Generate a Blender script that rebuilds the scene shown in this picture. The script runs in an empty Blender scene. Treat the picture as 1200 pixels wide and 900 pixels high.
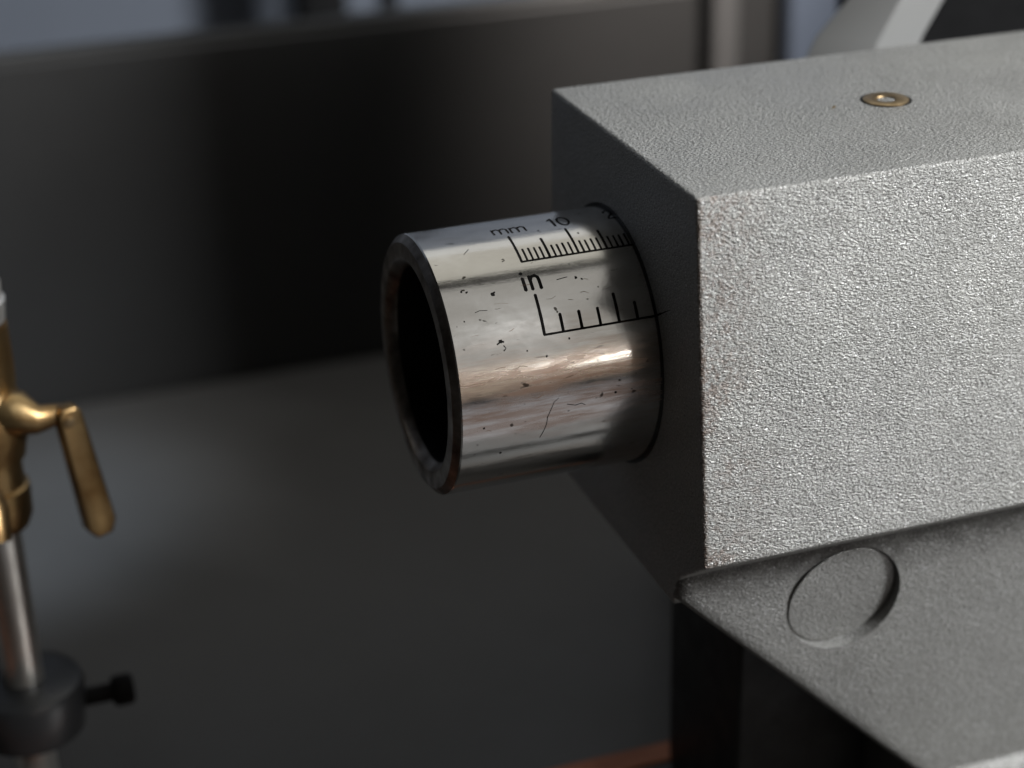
import bpy, bmesh, math, random
from mathutils import Vector, Matrix
random.seed(7)
S = bpy.context.scene
COL = S.collection
MM = 0.001
R = math.radians

# ------------------------------------------------------------------ camera
cd = bpy.data.cameras.new('camera')
cam = bpy.data.objects.new('camera', cd); COL.objects.link(cam)
cd.sensor_width = 36.0
cd.lens = 2204.386 / 1200 * 36.0
cd.clip_start = 0.02; cd.clip_end = 30
rows = ((0.94413607, -0.32864082, -0.02454178), (-0.16159019, -0.39674727, -0.90359295), (0.28722064, 0.85708041, -0.42768854))
rx, ry, rz = (Vector(r) for r in rows)
m = Matrix((( rx.x, -ry.x, -rz.x), (rx.y, -ry.y, -rz.y), (rx.z, -ry.z, -rz.z))).to_4x4()
CAMP = Vector((-108.5842, -270.3275, 128.6263)) * MM
m.translation = CAMP
cam.matrix_world = m
S.camera = cam
cd.dof.use_dof = True
cd.dof.focus_distance = (Vector((8, -30, 6)) * MM - CAMP).dot(rz)
cd.dof.aperture_fstop = 11.5
S.render.resolution_x = 1024; S.render.resolution_y = 768
S.view_settings.view_transform = 'Standard'; S.view_settings.look = 'None'
S.view_settings.exposure = 0.0; S.view_settings.gamma = 1.0
S.cycles.use_denoising = True
S.cycles.max_bounces = 8

# ------------------------------------------------------------------ light
w = bpy.data.worlds.new('World'); S.world = w; w.use_nodes = True
bg = w.node_tree.nodes['Background']
bg.inputs[0].default_value = (1.0, 0.96, 0.91, 1); bg.inputs[1].default_value = 0.011

def area(name, loc, aim, sx, sy, rad, col, spread=180):
    """rad = radiance wanted; power follows from the size"""
    l = bpy.data.lights.new(name, 'AREA'); l.shape = 'RECTANGLE'
    l.size = sx; l.size_y = sy; l.energy = rad * sx * sy * math.pi
    l.color = col; l.spread = R(spread)
    o = bpy.data.objects.new(name, l); COL.objects.link(o)
    o.location = loc
    d = Vector(aim) - Vector(loc)
    o.rotation_euler = d.to_track_quat('-Z', 'Y').to_euler()
    return o
def spot(name, loc, aim, power, col, ang, blend=1.0, size=0.05):
    l = bpy.data.lights.new(name, 'SPOT'); l.energy = power; l.color = col
    l.spot_size = R(ang); l.spot_blend = blend; l.shadow_soft_size = size
    o = bpy.data.objects.new(name, l); COL.objects.link(o)
    o.location = loc
    o.rotation_euler = (Vector(aim) - Vector(loc)).to_track_quat('-Z', 'Y').to_euler()
    return o

area('key_window', (1.10, -0.95, 0.96), (0.04, 0, 0), 0.36, 0.36, 128.0, (0.97, 0.985, 1.0))
area('front_ceiling_window', (0.40, -0.68, 0.78), (0.40, 0, 0.02), 0.86, 1.60, 0.42, (1.0, 0.975, 0.92))
area('rear_ceiling_window', (0.40, 0.62, 0.62), (0.40, 0, 0.02), 0.84, 1.50, 0.60, (1.0, 0.97, 0.87))
area('warm_room_light', (0.46, -1.2, 0.06), (0.46, 0, 0), 0.95, 0.52, 0.36, (1.0, 0.78, 0.60))
area('work_lamp', (0.304, -0.88, 0.108), (0, 0, 0), 0.036, 0.028, 36.0, (1.0, 0.96, 0.90))
area('low_front_fill', (0.38, -0.55, -0.45), (0.38, 0, 0), 0.82, 0.62, 0.26, (0.97, 0.94, 1.0))  # added low lamp facing up, brightens the quill's lower flank
spot('cool_window_patch', (-0.35, -0.05, 0.55), (-0.104, 0.225, -0.136), 26.0, (0.70, 0.83, 1.0), 9.5, 0.8, 0.02)
spot('tray_fill_spot', (-0.03, 0.235, 0.60), (-0.03, 0.245, -0.136), 5.0, (1.0, 0.98, 0.95), 30, 1.0, 0.05)  # added spot without a fixture, lifts the tray beside the guard
spot('guard_fill_spot', (0.16, 0.12, 0.45), (0.15, 0.30, 0.0), 46.0, (1.0, 0.92, 0.86), 20, 1.0, 0.03)  # added warm spot, brightens the upper right of the guard and the posts

# ------------------------------------------------------------------ helpers
def link(name, me, mat=None, parent=None):
    o = bpy.data.objects.new(name, me); COL.objects.link(o)
    if mat is not None: me.materials.append(mat)
    if parent is not None: o.parent = parent
    return o
def thing(name, label, cat, loc=(0, 0, 0), group=None):
    o = bpy.data.objects.new(name, None); COL.objects.link(o)
    o.empty_display_size = 0.01; o.location = Vector(loc) * MM
    o['label'] = label; o['category'] = cat
    if group: o['group'] = group
    return o
def tag(o, **k):
    for a, b in k.items(): o[a] = b
    return o
def mesh(name, verts, faces, smooth=False, unit=MM):
    me = bpy.data.meshes.new(name)
    me.from_pydata([(v[0]*unit, v[1]*unit, v[2]*unit) for v in verts], [], faces)
    bm = bmesh.new(); bm.from_mesh(me); bmesh.ops.recalc_face_normals(bm, faces=bm.faces)
    for f in bm.faces: f.smooth = smooth
    bm.to_mesh(me); bm.free()
    return me
def sharp(o, deg=35):
    me = o.data
    bm = bmesh.new(); bm.from_mesh(me)
    for f in bm.faces: f.smooth = True
    for e in bm.edges:
        if len(e.link_faces) == 2: e.smooth = e.calc_face_angle(0) < R(deg)
    bm.to_mesh(me); bm.free()
    return o
def lathe(name, prof, axis='X', n=96, mat=None, parent=None, off=(0, 0, 0), closed=False, deg=35):
    """prof: (along, radius) pairs in mm"""
    vs, fs = [], []
    for (a, r) in prof:
        for k in range(n):
            t = 2*math.pi*k/n
            c, s = math.cos(t)*r, math.sin(t)*r
            p = {'X': (a, c, s), 'Z': (c, s, a), 'Y': (c, a, s)}[axis]
            vs.append((p[0]+off[0], p[1]+off[1], p[2]+off[2]))
    m_ = len(prof)
    for i in range(m_ if closed else m_-1):
        j = (i+1) % m_
        for k in range(n):
            l = (k+1) % n
            fs.append((i*n+k, i*n+l, j*n+l, j*n+k))
    if not closed:
        if prof[0][1] > 1e-6: fs.append(tuple(range(n))[::-1])
        if prof[-1][1] > 1e-6: fs.append(tuple((m_-1)*n+k for k in range(n)))
    me = mesh(name, vs, fs)
    bm = bmesh.new(); bm.from_mesh(me); bmesh.ops.remove_doubles(bm, verts=bm.verts, dist=1e-7)
    bmesh.ops.recalc_face_normals(bm, faces=bm.faces); bm.to_mesh(me); bm.free()
    o = link(name, me, mat, parent)
    return sharp(o, deg)
def box(name, a, b, mat=None, parent=None, bevel=0.0, segs=3):
    x0, y0, z0 = a; x1, y1, z1 = b
    vs = [(x0,y0,z0),(x1,y0,z0),(x1,y1,z0),(x0,y1,z0),(x0,y0,z1),(x1,y0,z1),(x1,y1,z1),(x0,y1,z1)]
    fs = [(0,3,2,1),(4,5,6,7),(0,1,5,4),(1,2,6,5),(2,3,7,6),(3,0,4,7)]
    o = link(name, mesh(name, vs, fs), mat, parent)
    if bevel: bev(o, bevel, segs)
    return o
def prism(name, poly, axis, lo, hi, mat=None, parent=None, bevel=0.0, segs=3):
    """poly in the two other axes, extruded from lo to hi along axis"""
    def P(u, v, t): return {'X': (t, u, v), 'Y': (u, t, v), 'Z': (u, v, t)}[axis]
    n = len(poly)
    vs = [P(u, v, lo) for u, v in poly] + [P(u, v, hi) for u, v in poly]
    fs = [tuple(range(n)), tuple(range(2*n-1, n-1, -1))] + [(i, (i+1) % n, n+(i+1) % n, n+i) for i in range(n)]
    o = link(name, mesh(name, vs, fs), mat, parent)
    if bevel: bev(o, bevel, segs)
    return o
def bake(o):
    dg = bpy.context.evaluated_depsgraph_get(); dg.update()
    me = bpy.data.meshes.new_from_object(o.evaluated_get(dg))
    o.modifiers.clear(); o.data = me
    return o
def bev(o, width, segs=3, deg=30):
    b = o.modifiers.new('bevel', 'BEVEL'); b.width = width*MM; b.segments = segs
    b.limit_method = 'ANGLE'; b.angle_limit = R(deg); b.harden_normals = False
    bake(o); return sharp(o, 50)
def cut(o, cutter, remove=True):
    b = o.modifiers.new('cut', 'BOOLEAN'); b.operation = 'DIFFERENCE'; b.object = cutter; b.solver = 'EXACT'
    bake(o)
    if remove: bpy.data.objects.remove(cutter, do_unlink=True)
    return sharp(o, 40)
def tube(name, pts, radii, n=20, mat=None, parent=None, cap=True):
    """swept round bar through points (mm)"""
    pts = [Vector(p) for p in pts]
    vs, fs = [], []
    up = Vector((0, 0, 1))
    prev = None
    for i, p in enumerate(pts):
        d = (pts[min(i+1, len(pts)-1)] - pts[max(i-1, 0)]).normalized()
        a = d.cross(up if prev is None else prev)
        if prev is None:
            if a.length < 0.1: a = d.cross(Vector((1, 0, 0)))
            a.normalize()
        else:
            a = (prev_a - d*prev_a.dot(d)).normalized()
        b = d.cross(a).normalized()
        prev = up; prev_a = a
        for k in range(n):
            t = 2*math.pi*k/n
            vs.append(p + (a*math.cos(t) + b*math.sin(t))*radii[i])
    for i in range(len(pts)-1):
        for k in range(n):
            fs.append((i*n+k, i*n+(k+1) % n, (i+1)*n+(k+1) % n, (i+1)*n+k))
    if cap: fs += [tuple(range(n)), tuple((len(pts)-1)*n+k for k in range(n))]
    o = link(name, mesh(name, vs, fs), mat, parent)
    return sharp(o, 50)

# ------------------------------------------------------------------ materials
class NT:
    def __init__(s, name):
        s.m = bpy.data.materials.new(name); s.m.use_nodes = True
        s.t = s.m.node_tree; s.b = s.t.nodes['Principled BSDF']
    def n(s, kind, **k):
        nd = s.t.nodes.new(kind)
        for a, b in k.items():
            if a.startswith('i_'):
                key = a[2:]
                nd.inputs[int(key) if key.isdigit() else key.replace('_', ' ')].default_value = b
            else: setattr(nd, a, b)
        return nd
    def l(s, a, b): s.t.links.new(a, b)
    def coord(s, scale=(1, 1, 1)):
        c = s.n('ShaderNodeTexCoord'); mp = s.n('ShaderNodeMapping'); mp.inputs['Scale'].default_value = scale
        s.l(c.outputs['Object'], mp.inputs['Vector']); return mp.outputs[0]
    def noise(s, vec, scale, detail=3, rough=0.55, dist=0.0):
        nd = s.n('ShaderNodeTexNoise'); nd.inputs['Scale'].default_value = scale
        nd.inputs['Detail'].default_value = detail; nd.inputs['Roughness'].default_value = rough
        nd.inputs['Distortion'].default_value = dist
        s.l(vec, nd.inputs['Vector']); return nd.outputs['Fac']
    def ramp(s, fac, stops):
        r = s.n('ShaderNodeValToRGB'); e = r.color_ramp.elements
        while len(e) < len(stops): e.new(0.5)
        for q, (p_, c) in zip(e, stops):
            q.position = p_; q.color = (*c, 1) if len(c) == 3 else c
        s.l(fac, r.inputs[0]); return r.outputs[0]
    def mix(s, fac, a, b, mode='MIX'):
        x = s.n('ShaderNodeMix', data_type='RGBA', blend_type=mode)
        for sock, v in ((0, fac), (6, a), (7, b)):
            if isinstance(v, (int, float)): x.inputs[sock].default_value = v
            elif isinstance(v, tuple): x.inputs[sock].default_value = (*v, 1)
            else: s.l(v, x.inputs[sock])
        return x.outputs[2]
    def math(s, op, a, b=0.0, clamp=False):
        x = s.n('ShaderNodeMath', operation=op); x.use_clamp = clamp
        for i, v in enumerate((a, b)):
            if isinstance(v, (int, float)): x.inputs[i].default_value = v
            else: s.l(v, x.inputs[i])
        return x.outputs[0]
    def mapr(s, v, a, b, c=0.0, d=1.0):
        x = s.n('ShaderNodeMapRange'); x.clamp = True
        for i, q in enumerate((a, b, c, d)): x.inputs[i+1].default_value = q
        s.l(v, x.inputs[0]); return x.outputs[0]
    def bump(s, h, dist, strength=1.0, prev=None):
        x = s.n('ShaderNodeBump'); x.inputs['Strength'].default_value = strength; x.inputs['Distance'].default_value = dist
        s.l(h, x.inputs['Height'])
        if prev is not None: s.l(prev, x.inputs['Normal'])
        return x.outputs[0]
    def set(s, **k):
        for a, v in k.items():
            sock = s.b.inputs[a.replace('_', ' ')]
            if isinstance(v, (int, float)): sock.default_value = v
            elif isinstance(v, tuple): sock.default_value = (*v, 1)
            else: s.l(v, sock)
        return s

def paint_material(name, base=0.36, bump=1.0, stain=True, dark=0.6, joint_shade=True):
    t = NT(name)
    v = t.coord()
    # leathery enamel skin: wrinkled cells with fine grain on them
    warp = t.noise(t.coord((1, 1, 1.3)), 1200, 2, 0.5)
    a = t.noise(t.coord((0.7, 0.9, 1.35)), 2500, 2.5, 0.62, 0.8)
    vo = t.n('ShaderNodeTexVoronoi', feature='SMOOTH_F1'); vo.inputs['Scale'].default_value = 2450; vo.inputs['Smoothness'].default_value = 0.5
    t.l(t.coord((0.75, 1, 1.25)), vo.inputs['Vector'])
    patch = t.mapr(t.noise(v, 70, 3, 0.6), 0.3, 0.7, 0.7, 1.2)
    h = t.math('ADD', t.math('MULTIPLY', a, 1.0), t.math('MULTIPLY', vo.outputs['Distance'], -0.45))
    h = t.math('ADD', h, t.math('MULTIPLY', warp, 0.35))
    h = t.math('MULTIPLY', h, patch)
    n0 = t.bump(t.noise(v, 55, 3, 0.5), 0.0009, 0.6)
    n1 = t.bump(h, 0.00037*bump, 1.0, n0)
    fine = t.noise(v, 5200, 2, 0.6)
    n2 = t.bump(fine, 0.00005*bump, 1.0, n1)
    # metal flakes, darker hollows, faint brown film near the front corner
    fl = t.noise(v, 3000, 2, 0.6)
    big = t.noise(v, 28, 3, 0.5)
    col = t.mix(t.mapr(fl, 0.36, 0.64), (base*0.80, base*0.795, base*0.76), (base*1.21, base*1.20, base*1.15))
    col = t.mix(t.mapr(a, 0.46, 0.33, 0.0, dark), col, (0.08, 0.076, 0.072))
    col = t.mix(t.mapr(big, 0.40, 0.72, 0.0, 0.30), col, (base*0.86, base*0.85, base*0.78))
    if stain:
        sep = t.n('ShaderNodeSeparateXYZ'); t.l(v, sep.inputs[0])
        dd = t.math('ADD', t.math('ADD', sep.outputs[1], 0.03326), t.math('MULTIPLY', t.math('SUBTRACT', 0.035, sep.outputs[2]), 0.0912))
        onf = t.mapr(dd, 0.0002, 0.0006, 1.0, 0.0)
        edge = t.math('MULTIPLY', t.mapr(sep.outputs[0], 0.0005, 0.014, 1.0, 0.0), t.mapr(t.noise(v, 900, 3, 0.65), 0.42, 0.60))
        edge = t.math('MULTIPLY', edge, t.mapr(t.noise(v, 90, 3, 0.6), 0.35, 0.6))
        line = t.math('MULTIPLY', t.mapr(sep.outputs[0], 0.0004, 0.0010, 1.0, 0.0), t.mapr(t.noise(v, 500, 3, 0.65), 0.38, 0.55, 0.2, 0.8))
        edge = t.math('MULTIPLY', edge, onf); line = t.math('MULTIPLY', line, onf)
        col = t.mix(t.math('MULTIPLY', edge, 0.65), col, (0.17, 0.11, 0.08))
        col = t.mix(line, col, (0.12, 0.085, 0.065))
    elif joint_shade:  # shade below the housing overhang, mottled and painted into the colour
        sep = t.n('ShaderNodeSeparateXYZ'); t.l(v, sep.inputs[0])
        shade_mask = t.math('ADD', sep.outputs[2], t.math('MULTIPLY', t.math('SUBTRACT', t.noise(v, 150, 4, 0.65), 0.5), 0.006))
        shade_mask = t.math('MULTIPLY', t.mapr(shade_mask, -0.0395, -0.0325), t.mapr(t.noise(v, 420, 3, 0.6), 0.3, 0.6, 0.5, 1.0))
        col = t.mix(t.math('MULTIPLY', shade_mask, 0.80), col, (0.05, 0.047, 0.043))
    glint = t.mapr(t.noise(v, 2600, 1, 0.5), 0.62, 0.70)
    col = t.mix(t.math('MULTIPLY', glint, 0.6), col, (base*2.0,)*3)
    smudge = t.mapr(t.noise(t.coord((1, 1, 2.2)), 42, 4, 0.6, 0.6), 0.42, 0.66, -0.05, 0.14)
    t.set(Base_Color=col, Metallic=0.45, Roughness=t.math('ADD', t.mapr(a, 0.3, 0.7, 0.47, 0.32), smudge), Normal=n2)
    t.set(Specular_IOR_Level=0.5)
    return t.m
M = {}
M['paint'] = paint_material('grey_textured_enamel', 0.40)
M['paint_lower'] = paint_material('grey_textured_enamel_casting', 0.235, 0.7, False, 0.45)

def quill_material():
    t = NT('ground_steel')
    v = t.coord()
    sx = t.coord((1, 9, 9))
    streak = t.noise(sx, 90, 5, 0.6)
    blot = t.noise(t.coord((1, 2.2, 2.2)), 95, 6, 0.65, 0.4)
    sep = t.n('ShaderNodeSeparateXYZ'); t.l(v, sep.inputs[0])
    # brown stain lies in a band along the upper flank of the quill (z -6..+10 mm)
    z = t.math('ADD', sep.outputs[2], t.math('MULTIPLY', t.math('SUBTRACT', t.noise(t.coord((1, 3, 3)), 60, 3), 0.5), 0.012))
    band = t.math('MULTIPLY', t.mapr(z, -0.007, -0.001), t.mapr(z, 0.013, 0.003))
    stain = t.math('MULTIPLY', t.math('MULTIPLY', band, t.mapr(streak, 0.36, 0.62)), 0.72)
    pit = t.mapr(t.noise(t.coord((1, 1.3, 1.3)), 520, 2, 0.5), 0.715, 0.75)
    pit2 = t.mapr(t.noise(t.coord((1, 3.5, 3.5)), 330, 3, 0.6), 0.68, 0.72)
    col = t.mix(t.mapr(blot, 0.35, 0.7), (0.60, 0.585, 0.56), (0.70, 0.69, 0.67))
    col = t.mix(stain, col, (0.33, 0.19, 0.12))
    col = t.mix(t.math('MULTIPLY', t.mapr(t.noise(t.coord((1, 6, 6)), 48, 5, 0.6), 0.60, 0.72), 0.25), col, (0.30, 0.25, 0.20))
    col = t.mix(t.math('MULTIPLY', pit, 0.9), col, (0.035, 0.028, 0.022))
    col = t.mix(t.math('MULTIPLY', pit2, 0.55), col, (0.07, 0.05, 0.035))
    rough = t.math('ADD', t.mapr(blot, 0.3, 0.75, 0.12, 0.21), t.math('MULTIPLY', stain, 0.25))
    n1 = t.bump(streak, 0.000012, 1.0)
    n2 = t.bump(t.noise(v, 700, 3, 0.6), 0.00001, 1.0, n1)
    n3 = t.bump(t.math('ADD', pit, pit2), 0.00006, -1.0, n2)
    t.set(Base_Color=col, Metallic=1.0, Roughness=rough, Normal=n3)
    return t.m
M['quill'] = quill_material()
M['paint_plug'] = paint_material('grey_textured_enamel_plug', 0.25, 0.7, False, 0.45, False)

def simple(name, col, metallic=0.0, rough=0.5, noise_amt=0.25, nscale=200, bump=0.0, bscale=900, col2=None, cscale=(1, 1, 1), spec=0.5):
    t = NT(name)
    v = t.coord(cscale)
    a = t.noise(v, nscale, 5, 0.6)
    c2 = col2 or tuple(c*(1-noise_amt) for c in col)
    t.set(Base_Color=t.mix(t.mapr(a, 0.32, 0.68), c2, col), Metallic=metallic,
          Roughness=t.mapr(a, 0.3, 0.7, min(1, rough*1.2), rough*0.85))
    t.set(Specular_IOR_Level=spec)
    if bump: t.set(Normal=t.bump(t.noise(v, bscale, 3, 0.6), bump, 1.0))
    return t.m
M['quill_end'] = simple('turned_steel_dark', (0.30, 0.27, 0.24), 1.0, 0.36, 0.5, 260, 0.00003, 600, (0.09, 0.075, 0.06))
M['bore'] = simple('oily_bore_steel', (0.05, 0.047, 0.044), 0.8, 0.45, 0.4, 150)
M['ink'] = simple('engraved_black', (0.008, 0.0075, 0.007), 0.0, 0.95, 0.3, 900, spec=0.08)
M['rust_mark'] = simple('rust_mark', (0.14, 0.075, 0.04), 0.0, 0.8, 0.4, 900, spec=0.1)
M['gap'] = simple('black_gap', (0.006, 0.006, 0.006), 0.0, 0.5)
M['brass'] = simple('worn_brass', (0.47, 0.33, 0.16), 1.0, 0.36, 0.5, 75, 0.0003, 110, (0.20, 0.11, 0.04))
M['brass_flat'] = simple('turned_brass', (0.62, 0.47, 0.28), 1.0, 0.36, 0.3, 700, 0.00002, 2500, (0.36, 0.25, 0.13))
M['ball'] = simple('polished_ball', (0.75, 0.74, 0.72), 1.0, 0.1, 0.1)
M['rod'] = simple('bright_steel_rod', (0.80, 0.78, 0.74), 0.9, 0.34, 0.25, 90)
M['black'] = simple('black_oxide', (0.030, 0.031, 0.033), 0.5, 0.36, 0.3, 120)
M['black_matte'] = simple('black_plastic', (0.006, 0.006, 0.0065), 0.0, 0.75, 0.3, 120, spec=0.2)
M['collar'] = simple('dark_grey_collar_enamel', (0.035, 0.036, 0.038), 0.3, 0.34, 0.25, 80)
M['guard'] = simple('charcoal_guard_enamel', (0.036, 0.036, 0.036), 0.1, 0.38, 0.2, 9, 0.0002, 60)
M['tray'] = simple('grey_tray_enamel', (0.072, 0.071, 0.069), 0.1, 0.42, 0.25, 12, 0.0002, 60)
M['wall'] = simple('blue_grey_wall_paint', (0.12, 0.137, 0.17), 0.0, 0.7, 0.15, 5)
M['bed'] = simple('rust_film_on_bed_steel', (0.50, 0.17, 0.07), 0.1, 0.5, 0.5, 90, 0.00005, 500, (0.30, 0.10, 0.045))
M['way'] = simple('ground_way_steel', (0.08, 0.077, 0.073), 1.0, 0.42, 0.3, 60, 0.0, 500, (0.08, 0.075, 0.07))
M['bar'] = simple('pale_satin_metal', (0.44, 0.44, 0.43), 0.35, 0.42, 0.12, 40)
M['post'] = simple('pale_grey_post_paint', (0.12, 0.12, 0.12), 0.1, 0.4, 0.1, 20)
M['post_blue'] = simple('slate_blue_post_paint', (0.13, 0.16, 0.215), 0.1, 0.4, 0.1, 20)
M['brown'] = simple('brown_board', (0.16, 0.12, 0.09), 0.0, 0.45, 0.2, 20)
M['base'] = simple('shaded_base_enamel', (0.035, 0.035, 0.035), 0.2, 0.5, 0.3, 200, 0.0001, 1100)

# ------------------------------------------------------------------ setting
def slab(name, a, b, mat, kind='structure', **k):
    o = box(name, a, b, mat, None, k.get('bevel', 0)); o['kind'] = kind; return o
slab('floor', (-1500, -1400, -560), (1900, 1500, -540), M['tray'])
slab('wall', (-1500, 620, -540), (1900, 650, 900), M['wall'])

# ------------------------------------------------------------------ chip tray and splash guard
tray = thing('chip_tray', 'dark grey enamelled chip tray lying under the lathe bed and the measuring rod', 'tray', (0, 0, -136))
o = box('tray_floor', (-420, -75, -142), (520, 299, -136), M['tray'], None, 1.0); o.parent = tray; o.location = (0, 0, 0.136)
for nm, a, b in (('tray_lip', (-420, -83, -142), (520, -75.2, -126)), ('tray_lip', (-428, -83, -142), (-420.2, 299, -112)), ('tray_lip', (520.2, -83, -142), (528, 299, -112))):
    o = box(nm, a, b, M['tray'], None, 1.5); o.parent = tray; o.location = (0, 0, 0.136)
for a, b in (((-400, -60, -539), (-340, 270, -142.3)), ((440, -60, -539), (500, 270, -142.3))):
    o = box('stand_leg', a, b, M['tray'], None, 2); o.parent = tray; o.location = (0, 0, 0.136)

guard = thing('splash_guard', 'tall charcoal sheet metal splash guard standing along the rear edge of the tray', 'splash guard', (50, 302, -136))
prof = [(300, -141), (303, -141), (303, -20.6), (311, -20.6), (311, -29), (309, -29), (309, -23), (300, -23)]
o = prism('guard_panel', prof, 'X', -420, 520, M['guard'], None, 0.5); o.parent = guard; o.location = (-0.05, -0.302, 0.136)

# ------------------------------------------------------------------ lathe bed
bed = thing('lathe_bed', 'rust brown lathe bed rail under the grey tailstock', 'lathe bed', (100, -5, -136))
o = prism('bed_way', [(-42, -118), (-42, -110.2), (-34, -110.2), (-30, -105.5), (-26, -110.2), (23, -110.2), (23, -118)], 'X', -330, 430, M['way'], None, 0.6)
o.parent = bed; o.location = (-0.1, 0.005, 0.136)
o = prism('rear_way', [(23.3, -118), (23.3, -110.0), (29.5, -110.0), (29.5, -118)], 'X', -330, 430, M['bed'], None, 0.6)
o.parent = bed; o.location = (-0.1, 0.005, 0.136)
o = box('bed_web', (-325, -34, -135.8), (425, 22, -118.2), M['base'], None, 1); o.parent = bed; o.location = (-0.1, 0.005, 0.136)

# ------------------------------------------------------------------ tailstock
ts = thing('tailstock', 'grey textured enamel tailstock body with graduated steel quill sticking out of its dark end face', 'tailstock')
# housing: extruded profile with draft on the sides, undercut front foot
hp = [(-33.26, 35.0), (28.27, 35.0), (31.0, -38.2), (-27.0, -38.2), (-27.2, -36.9), (-29.5, -31.5), (-36.6, -26.3), (-38.73, -24.94)]
housing = prism('housing', hp, 'X', 0, 230, M['paint'], ts, 0.75, 4)
cutter = lathe('cutter', [(-5, 22.1), (62, 22.1)], 'X', 128)
cut(housing, cutter)
lathe('bore_sleeve', [(0.35, 21.72), (0.35, 22.08), (60, 22.08), (60, 21.72)], 'X', 128, M['gap'], ts, closed=True)

# lower casting face: flares to the right, carries the spot-faced disc
def smin(a, b, k):
    h = max(k-abs(a-b), 0)/k
    return min(a, b) - h*h*k*0.25
def y_face(X, z):
    x = X if X < 36 else 36 + 9*(1-math.exp(-(X-36)/9.0))
    return -29 - 0.050*x + 0.10*(-37 - z)
def y_front(X, z):
    under = -38.73 + (-24.94 - z)*1.75
    y = smin(under, y_face(X, z), 2.2)
    foot = -29 + (z + 92.0)*3.2 - 8
    foot = max(foot, -56)
    return smin(y, foot, 5.0)
def x_left(z):
    if z > -36.4: return 0.02
    if z > -86: return 0.02 + (-36.4 - z)*1.0
    return 49.6 + 0.02
ZS = [-25.2 - 0.45*i for i in range(26)]
ZS += [ZS[-1] - 1.2*(i+1) for i in range(30)]
ZS += [ZS[-1] - 0.5*(i+1) for i in range(54)]
XS = [i*1.6 for i in range(1, 60)] + [110, 140, 180, 228]
vs, fs = [], []
nr = None
for z in ZS:
    xl = x_left(z)
    span = 228 - xl
    ring = []
    rr = 1.8 if z < -34 else 1.2
    # back-left, rounded left edge, front columns, back right
    ring.append((xl, 24, z))
    ring.append((xl, y_front(xl, z) + rr, z))
    for a in (25, 50, 75):
        ring.append((xl + rr*(1-math.cos(R(a))), y_front(xl, z) + rr*(1-math.sin(R(a))), z))
    for x in XS:
        u = xl + rr + (x/228)*(228-xl-rr)
        ring.append((u, y_front(u, z), z))
    ring.append((228, 24, z))
    nr = len(ring); vs += ring
for i in range(len(ZS)-1):
    for k in range(nr):
        l = (k+1) % nr
        fs.append((i*nr+k, i*nr+l, (i+1)*nr+l, (i+1)*nr+k))
fs += [tuple(range(nr)), tuple((len(ZS)-1)*nr + k for k in range(nr))]
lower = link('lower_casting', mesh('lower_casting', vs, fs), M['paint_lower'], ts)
nf = Vector((0.04008, -0.97890, -0.20039)).normalized()
fc = Vector((30.05, -29.12, -41.55))
cutter = lathe('cutter', [(0, 10.5), (25, 10.5)], 'Z', 96)
q = Vector((0, 0, 1)).rotation_difference(nf)
cutter.rotation_mode = 'QUATERNION'; cutter.rotation_quaternion = q; cutter.location = fc*MM
bpy.context.view_layer.update()
cut(lower, cutter)
# a disc plate with a hairline gap sits on the floor of the recess
disc = lathe('round_plug', [(0.02, 9.5), (0.02, 10.0), (0.15, 10.08), (0.27, 9.95), (0.30, 0.0)], 'Z', 96, M['paint_plug'], None)
disc.parent = ts; disc.rotation_mode = 'QUATERNION'; disc.rotation_quaternion = q; disc.location = fc*MM
# base under the lower casting
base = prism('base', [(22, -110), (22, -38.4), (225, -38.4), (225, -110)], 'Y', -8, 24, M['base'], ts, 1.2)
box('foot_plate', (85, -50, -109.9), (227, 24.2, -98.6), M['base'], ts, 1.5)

# brass oiler on the top face
bx, by = 49.3, -1.0
lathe('oiler_gap', [(34.99, 0.0), (35.02, 4.35), (34.9, 4.4), (34.6, 0.0)], 'Z', 64, M['gap'], ts, (bx, by, 0))
oil = lathe('oiler_ring', [(33.6, 1.2), (33.6, 3.8), (35.14, 3.85), (35.24, 3.7), (35.2, 1.75), (34.6, 1.25)], 'Z', 64, M['brass_flat'], ts, (bx, by, 0), closed=True)
lathe('oiler_ball', [(34.35+1.15*math.sin(R(a))-0.6, max(1e-9, 1.15*math.cos(R(a)))) for a in range(-80, 91, 10)], 'Z', 32, M['ball'], oil, (bx, by, 0))
# chipped fleck of paint beside the oiler
vs = []; nn = 9
for k in range(nn):
    t = 2*math.pi*k/nn; r_ = random.uniform(0.75, 1.15)
    u, vv = math.cos(t)*1.0*r_, math.sin(t)*0.33*r_
    vs.append((39.4+u*0.86-vv*0.5, -1.2+u*0.9+vv*0.86, 35.03))
vs.append((39.5, -1.2, 35.12))
link('paint_chip', mesh('paint_chip', vs, [(k, (k+1) % nn, nn) for k in range(nn)]), M['brass_flat'], ts)

# ------------------------------------------------------------------ quill
RQ = 21.68
XE = -34.67
quill = lathe('quill', [(58, RQ), (30, RQ), (0, RQ), (-17, RQ), (XE+1.45, RQ), (XE+1.25, RQ-0.004), (XE+1.0, RQ-0.12)], 'X', 256, M['quill'], ts, deg=12)
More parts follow.
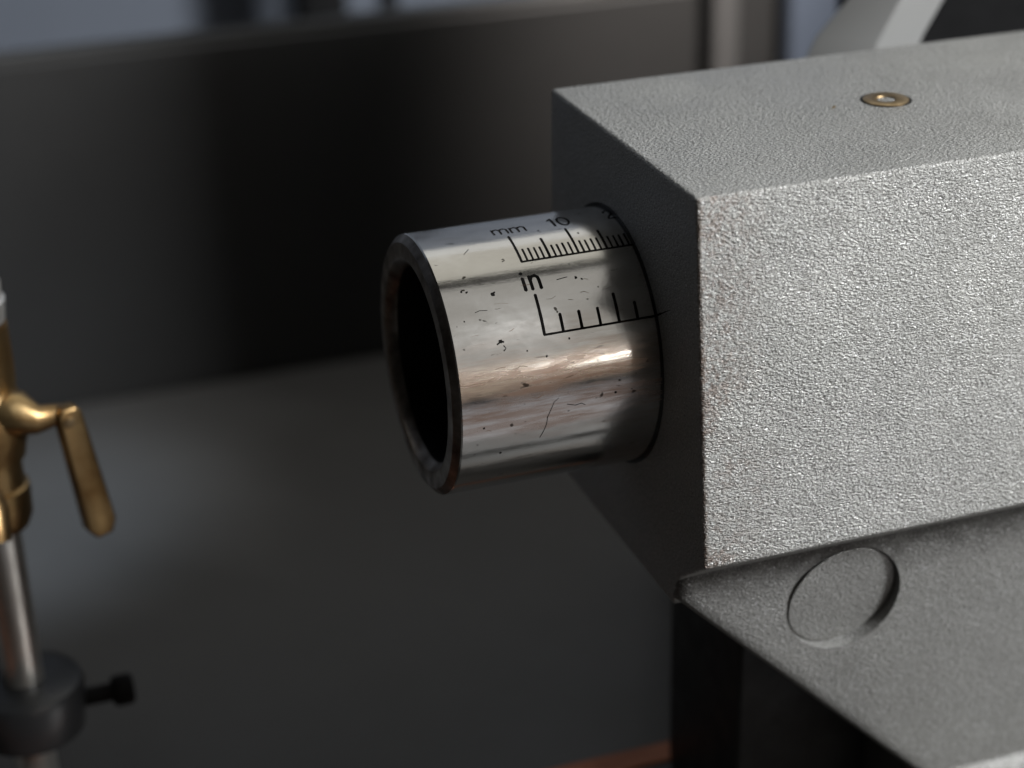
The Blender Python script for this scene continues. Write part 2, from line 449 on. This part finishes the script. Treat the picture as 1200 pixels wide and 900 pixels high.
# open surface: drop the caps, the end ring closes it
bm = bmesh.new(); bm.from_mesh(quill.data)
bmesh.ops.delete(bm, geom=[f for f in bm.faces if len(f.verts) > 10], context='FACES'); bm.to_mesh(quill.data); bm.free()
lathe('end_ring', [(XE+1.0, RQ-0.13), (XE+0.15, RQ-1.05), (XE, RQ-1.3), (XE, 17.9), (XE+0.12, 17.65), (XE+1.3, 16.5), (XE+1.7, 16.3), (XE+4, 16.3), (XE+4, 20.5)],
      'X', 192, M['quill_end'], quill, closed=True, deg=28)
lathe('bore', [(XE+1.75, 16.26), (20, 13.4), (20, 15.6), (XE+4.2, 16.9)], 'X', 128, M['bore'], quill, closed=True)
lathe('bore_bottom', [(15, 13.7), (16, 0.0)], 'X', 64, M['gap'], quill)

RI = RQ + 0.022
def on_cyl(x, phi, r=RI):
    a = R(phi); return (x, -r*math.cos(a), r*math.sin(a))
def stroke(name, pts, w, parent, mat=None, r=RI, taper=None):
    """pts (x mm, phi deg) -> flat engraved line of width w mm wrapped on the cylinder"""
    k = math.pi/180*RQ
    P = []
    for (a, b) in zip(pts[:-1], pts[1:]):
        L = math.hypot(b[0]-a[0], (b[1]-a[1])*k)
        n = max(1, int(L/0.6))
        for i in range(n): P.append((a[0]+(b[0]-a[0])*i/n, (a[1]+(b[1]-a[1])*i/n)*k))
    P.append((pts[-1][0], pts[-1][1]*k))
    vs, fs = [], []
    N = len(P)
    for i, p in enumerate(P):
        a = P[max(i-1, 0)]; b = P[min(i+1, N-1)]
        dx, dy = b[0]-a[0], b[1]-a[1]; L = math.hypot(dx, dy) or 1
        nx, ny = -dy/L, dx/L
        ww = w*0.5*(1 if taper is None else taper(i/(N-1)))*random.uniform(0.93, 1.07)
        for s in (-1, 1):
            vs.append(on_cyl(p[0]+nx*ww*s, (p[1]+ny*ww*s)/k, r))
    fs = [(2*i, 2*i+1, 2*i+3, 2*i+2) for i in range(N-1)]
    # rounded ends
    for idx, sg in ((0, -1), (N-1, 1)):
        a = P[1] if idx == 0 else P[-2]; p = P[idx]
        dx, dy = p[0]-a[0], p[1]-a[1]; L = math.hypot(dx, dy) or 1
        tp = (p[0]+dx/L*w*0.35, p[1]+dy/L*w*0.35)
        vs.append(on_cyl(tp[0], tp[1]/k, r)); fs.append((2*idx, 2*idx+1, len(vs)-1))
    return link(name, mesh(name, vs, fs), mat or M['ink'], parent)
# millimetre scale
X0 = -19.05
stroke('scale_line', [(X0-0.1, 63.6), (3, 63.9)], 0.38, quill)
for i in range(0, 23):
    top = 81.0 if i % 10 == 0 else (76.2 if i % 5 == 0 else 71.0)
    if i > 0 and i % 5: w_ = 0.36
    else: w_ = 0.44
    j = random.uniform(-0.03, 0.03)
    stroke('graduation', [(X0+i*0.965+j, 63.6), (X0+i*0.965+j, top+random.uniform(-0.3, 0.3))], w_, quill)
# inch scale
X1 = -18.78
stroke('scale_line', [(X1-0.1, 29.3), (3, 29.7)], 0.36, quill)
for i in range(0, 7):
    top = 46.8 if i == 0 else (42.0 if i % 4 == 0 else 37.0)
    stroke('graduation', [(X1+i*3.135, 29.4), (X1+i*3.135, top)], 0.50, quill)
# lettering: glyph strokes on a unit grid
G = {
 'm': [[(0, 0), (0, .72)], [(0, .5), (.12, .68), (.28, .72), (.4, .62), (.42, .45), (.42, 0)], [(.42, .5), (.54, .68), (.70, .72), (.82, .62), (.84, .45), (.84, 0)]],
 'n': [[(0, 0), (0, .72)], [(0, .5), (.12, .68), (.30, .72), (.44, .62), (.47, .42), (.47, 0)]],
 'i': [[(0, 0), (0, .66)], [(0, .88), (0, .96)]],
 '1': [[(-.22, .74), (-.05, .88), (.02, 1.0), (.02, 0)]],
 '0': [[(.25+.27*math.cos(R(a)), .5+.5*math.sin(R(a))) for a in range(90, 451, 24)]],
 '2': [[(0, .74), (.04, .9), (.18, 1.0), (.36, .98), (.48, .82), (.46, .66), (.3, .44), (.1, .22), (0, .02), (.5, .0)]],
}
def letter(ch, x, phi, h_deg, wmm, w=0.26):
    k = math.pi/180*RQ
    bmv, bmf = [], []
    objs = []
    for st in G[ch]:
        pts = [(x + u*wmm, phi + v*h_deg) for u, v in st]
        objs.append(stroke('letter' if ch.isalpha() else 'numeral', pts, w, None))
    # join the strokes of one character into one mesh
    me = objs[0].data
    bm = bmesh.new()
    for q_ in objs: bm.from_mesh(q_.data)
    bm.to_mesh(me); bm.free()
    me.materials.clear(); me.materials.append(M['ink'])
    for q_ in objs[1:]: bpy.data.objects.remove(q_, do_unlink=True)
    objs[0].parent = quill
    return objs[0]
letter('m', -21.0, 84.2, 6.8, 2.85, 0.36)
letter('m', -18.0, 84.0, 6.8, 2.85, 0.36)
letter('1', -10.6, 84.5, 8.4, 2.6, 0.42)
letter('0', -9.6, 84.0, 8.8, 3.3, 0.40)
letter('2', -1.35, 84.0, 9.0, 3.0, 0.40)
letter('0', 0.9, 84.0, 8.8, 3.3, 0.40)
letter('i', -20.0, 49.2, 9.0, 2.2, 0.60)
letter('n', -18.85, 49.2, 9.0, 3.0, 0.58)
# hairline scratches and dents in the ground surface
stroke('scratch', [(-17.6, 2.0), (-18.4, 0.5), (-19.5, -6.0), (-19.6, -9.0), (-20.0, -12.5), (-20.6, -16.0)], 0.16, quill, taper=lambda t: 0.35+1.2*t*(1.3-t))
stroke('scratch', [(-16.2, -1.5), (-14.9, -2.6), (-13.8, -2.2), (-13.2, -3.2)], 0.12, quill)
stroke('scratch', [(-29.0, 43.0), (-28.2, 43.6), (-27.0, 43.2)], 0.10, quill)
stroke('scratch', [(-27.5, 73.0), (-26.4, 76.0)], 0.10, quill)
stroke('scratch', [(-26.6, 28.5), (-26.0, 29.4), (-25.5, 29.2)], 0.30, quill, taper=lambda t: random.uniform(.3, 1.2))
stroke('scratch', [(-25.6, 27.6), (-25.3, 26.4), (-25.7, 25.6)], 0.28, quill, taper=lambda t: random.uniform(.3, 1.2))
for k in range(18):
    x_ = random.uniform(-32, -3); p_ = random.uniform(-18, 52); l_ = random.uniform(0.5, 2.2)
    stroke('scratch', [(x_, p_), (x_+l_*0.5, p_+random.uniform(-.5, .5)), (x_+l_, p_+random.uniform(-.9, .9))], random.uniform(0.04, 0.09), quill, M['rust_mark'], taper=lambda t: 0.3+random.random())
for k in range(5):
    x_ = random.uniform(-32, -3); p_ = random.uniform(-20, 80); l_ = random.uniform(1.0, 4.0)
    stroke('scratch', [(x_, p_), (x_+l_, p_+random.uniform(-2.5, 2.5))], random.uniform(0.025, 0.04), quill, M['quill_end'], taper=lambda t: 0.3+random.random())
stroke('scratch', [(-14.6, 52.0), (-12.8, 52.6)], 0.12, quill)
for (x, ph, r_) in ((-25.5, 49.9, 0.42), (-25.1, 50.6, 0.2), (-26.0, 29.6, 0.35), (-11.4, 51.7, 0.3), (-10.6, 50.6, 0.2), (-29.4, 52.6, 0.22), (-30.2, 53.2, 0.2), (-14.9, 26.2, 0.22), (-8.0, 0.0, 0.25), (-30.0, -6, 0.2), (-27, -21, 0.25), (-22, 24, 0.16), (-19, 20.5, 0.2), (-31, 40, 0.15), (-13.8, 82.5, 0.2)):
    vs = []
    n_ = 9
    for k in range(n_):
        t = 2*math.pi*k/n_; q_ = r_*random.uniform(0.6, 1.15)
        vs.append(on_cyl(x+q_*math.cos(t), ph+q_*math.sin(t)*2.64))
    vs.append(on_cyl(x, ph, RI))
    link('pit', mesh('pit', vs, [(k, (k+1) % n_, n_) for k in range(n_)]), M['ink'], quill)
# witness mark on the housing end face
wv = []
ca, sa = math.cos(R(29.7)), math.sin(R(29.7))
for i in range(12):
    rr_ = 22.2 + i*0.52
    wd = 0.20*(1-i/13)*random.uniform(.7, 1.2)
    for q_ in (-1, 1): wv.append((-0.03, -rr_*ca - q_*wd*sa, rr_*sa - q_*wd*ca))
link('witness_mark', mesh('witness_mark', wv, [(2*i, 2*i+1, 2*i+3, 2*i+2) for i in range(11)]), M['ink'], ts)
# black ring where the quill enters the housing
seal = lathe('entry_ring', [(-0.06, 21.72), (-0.06, 22.3), (0.3, 22.3), (0.3, 21.72)], 'X', 128, M['gap'], ts, closed=True)

# ------------------------------------------------------------------ brass valve on rod, left
RX, RY = -102.4, 60.0
rod = thing('indicator_stand', 'bright steel rod gripped by a dark collar standing at the left edge of the tray', 'rod stand', (RX, RY, -136))
def P(o, parent):
    o.parent = parent; o.location = -parent.location; return o
P(lathe('rod', [(-132, 4.1), (-42, 4.1), (12, 4.1)], 'Z', 48, M['rod'], None, (RX, RY, 0)), rod)
P(lathe('rod_foot', [(-135.9, 17), (-133, 17), (-131, 14), (-131, 4.2)], 'Z', 64, M['black'], None, (RX, RY, 0)), rod)
col = P(lathe('collar', [(-94.6, 4.2), (-95.4, 8.0), (-94, 10.6), (-84.5, 11.6), (-83.2, 11.0), (-82.4, 8.8), (-82.2, 4.2)], 'Z', 64, M['collar'], None, (RX+0.3, RY, 0)), rod)
sc = P(tube('thumb_screw', [(RX+9, RY, -89.8), (RX+17.5, RY, -89.9)], [1.9, 1.9], 20, M['black_matte']), rod)
P(tube('screw_knob', [(RX+16.8, RY, -89.9), (RX+17.4, RY, -89.9), (RX+20.6, RY, -89.9), (RX+21.2, RY, -89.9)], [2.5, 3.2, 3.2, 2.6], 20, M['black_matte']), rod)

val = thing('brass_valve', 'yellow brass valve with downward bent lever clamped on the steel rod', 'valve', (RX, RY, -40))
P(lathe('valve_body', [(-47, 4.3), (-47.2, 6.0), (-45, 6.9), (-40, 7.1), (-38.8, 7.0), (-38.4, 6.3), (-36, 6.2), (-33, 6.3), (-32.6, 7.2), (-30.5, 7.6), (-27.5, 8.6), (-23.5, 8.8), (-20.5, 7.6), (-18.3, 6.8), (-17.9, 7.3), (-14, 7.4), (-6, 7.3), (-5.5, 4.3)], 'Z', 48, M['brass'], None, (RX, RY, 0)), val)
P(lathe('silver_cap', [(-5.3, 4.2), (-5.0, 7.3), (-1, 7.8), (-0.6, 7.2), (2.0, 7.4), (5.6, 5.8), (7.0, 0.0)], 'Z', 48, M['rod'], None, (RX-0.2, RY, 0)), val)
P(tube('lever_arm', [(RX+3, RY-3, -23.0), (RX+7.0, RY-5, -22.6), (RX+10, RY-5.4, -24.2), (RX+13.5, RY-5.6, -23.7), (RX+16.6, RY-5.6, -24.0)], [4.6, 4.2, 2.7, 2.0, 1.9], 24, M['brass']), val)
# flat lever blade, slightly wider at the tip
blade = prism('lever_handle', [(-2.3, 1.4), (-1.2, 2.4), (1.5, 2.2), (2.5, 0.9), (3.1, -23.6), (1.8, -26.2), (-1.4, -26.2), (-2.9, -24.0)], 'Y', -1.7, 1.7, M['brass'], None, 0.55, 3)
blade.parent = val; blade.location = Vector((RX+15.2, RY-6.8, -24.0))*MM - val.location
blade.rotation_euler = (R(0), R(-8), R(18))
P(lathe('lever_pin', [(-9.3, 0.0), (-9.2, 0.9), (-8.9, 1.1), (-5.0, 1.1)], 'Y', 24, M['brass_flat'], None, (RX+15.2, RY, -24.3)), val)
P(tube('valve_spout', [(RX-2, RY-4, -38), (RX-1, RY-9, -40), (RX-1, RY-11, -45)], [3.6, 3.3, 2.9], 20, M['brass']), val)

# ------------------------------------------------------------------ things behind the tailstock
lev = thing('clamp_lever', 'pale grey slanted flat metal arm rising behind the top of the tailstock', 'lever', (70, 66, -110))
vs = []; st = [(-108, 60, 74, 86), (10, 64, 76, 87), (26.3, 72.3, 82.5, 94.0), (36, 81.6, 88, 99.8), (60, 101, 106, 114.5), (88, 123, 126, 130.5)]
for z, xl_, xm, xr in st: vs += [(xl_, 68, z), (xm, 60, z), (xr, 61.5, z), (xr-1, 72, z), (xl_+8, 74, z)]
fs = [tuple(range(5)), tuple(len(vs)-5+k for k in range(5))]
for i in range(len(st)-1):
    for k in range(5): fs.append((i*5+k, i*5+(k+1) % 5, i*5+5+(k+1) % 5, i*5+5+k))
arm = link('lever_arm', mesh('lever_arm', vs, fs), M['bar'])
bev(arm, 1.6, 3, 20)
P(arm, lev)

blk = thing('motor_cover', 'black box shaped cover behind the far right end of the tailstock', 'cover', (180, 131, -136))
P(box('cover_shell', (120, 112, -135.9), (330, 150, 130), M['black_matte'], None, 5), blk)
P(box('tray_shade_block', (75, 85, -135.8), (116, 146, -25), M['black_matte'], None, 3), blk)  # invented black box, blocks the rear light and darkens the tray
P(box('cover_flange', (119, 108, -135.8), (334, 154, -128), M['black'], None, 1.5), blk)

def post(name, label, x0, x1, y0, y1, z0, z1, mat, group=None, cat='post'):
    t = thing(name, label, cat, ((x0+x1)/2, (y0+y1)/2, z0), group)
    P(box('post_shaft', (x0, y0, z0+3), (x1, y1, z1), mat, None, 2.0), t)
    P(box('post_foot', (x0-5, y0-3, z0), (x1+5, y1+2, z0+2.9), mat, None, 0.8), t)
    return t
post('support_post', 'narrow pale grey upright in front of the splash guard above the tailstock', 152.5, 162, 288, 296, -135.9, 60, M['post'])
post('support_post', 'broad slate blue upright between the pale arm and the narrow pale post', 180, 201, 286, 296, -135.9, 60, M['post_blue'])
post('wall_post', 'wide black upright before the blue grey wall at the top of the photo', 74, 96, 560, 580, -540, 300, M['black_matte'], cat='post')
post('wall_post', 'thin black upright before the blue grey wall, right of the wide one', 112, 120, 560, 570, -540, 300, M['black_matte'], cat='post')
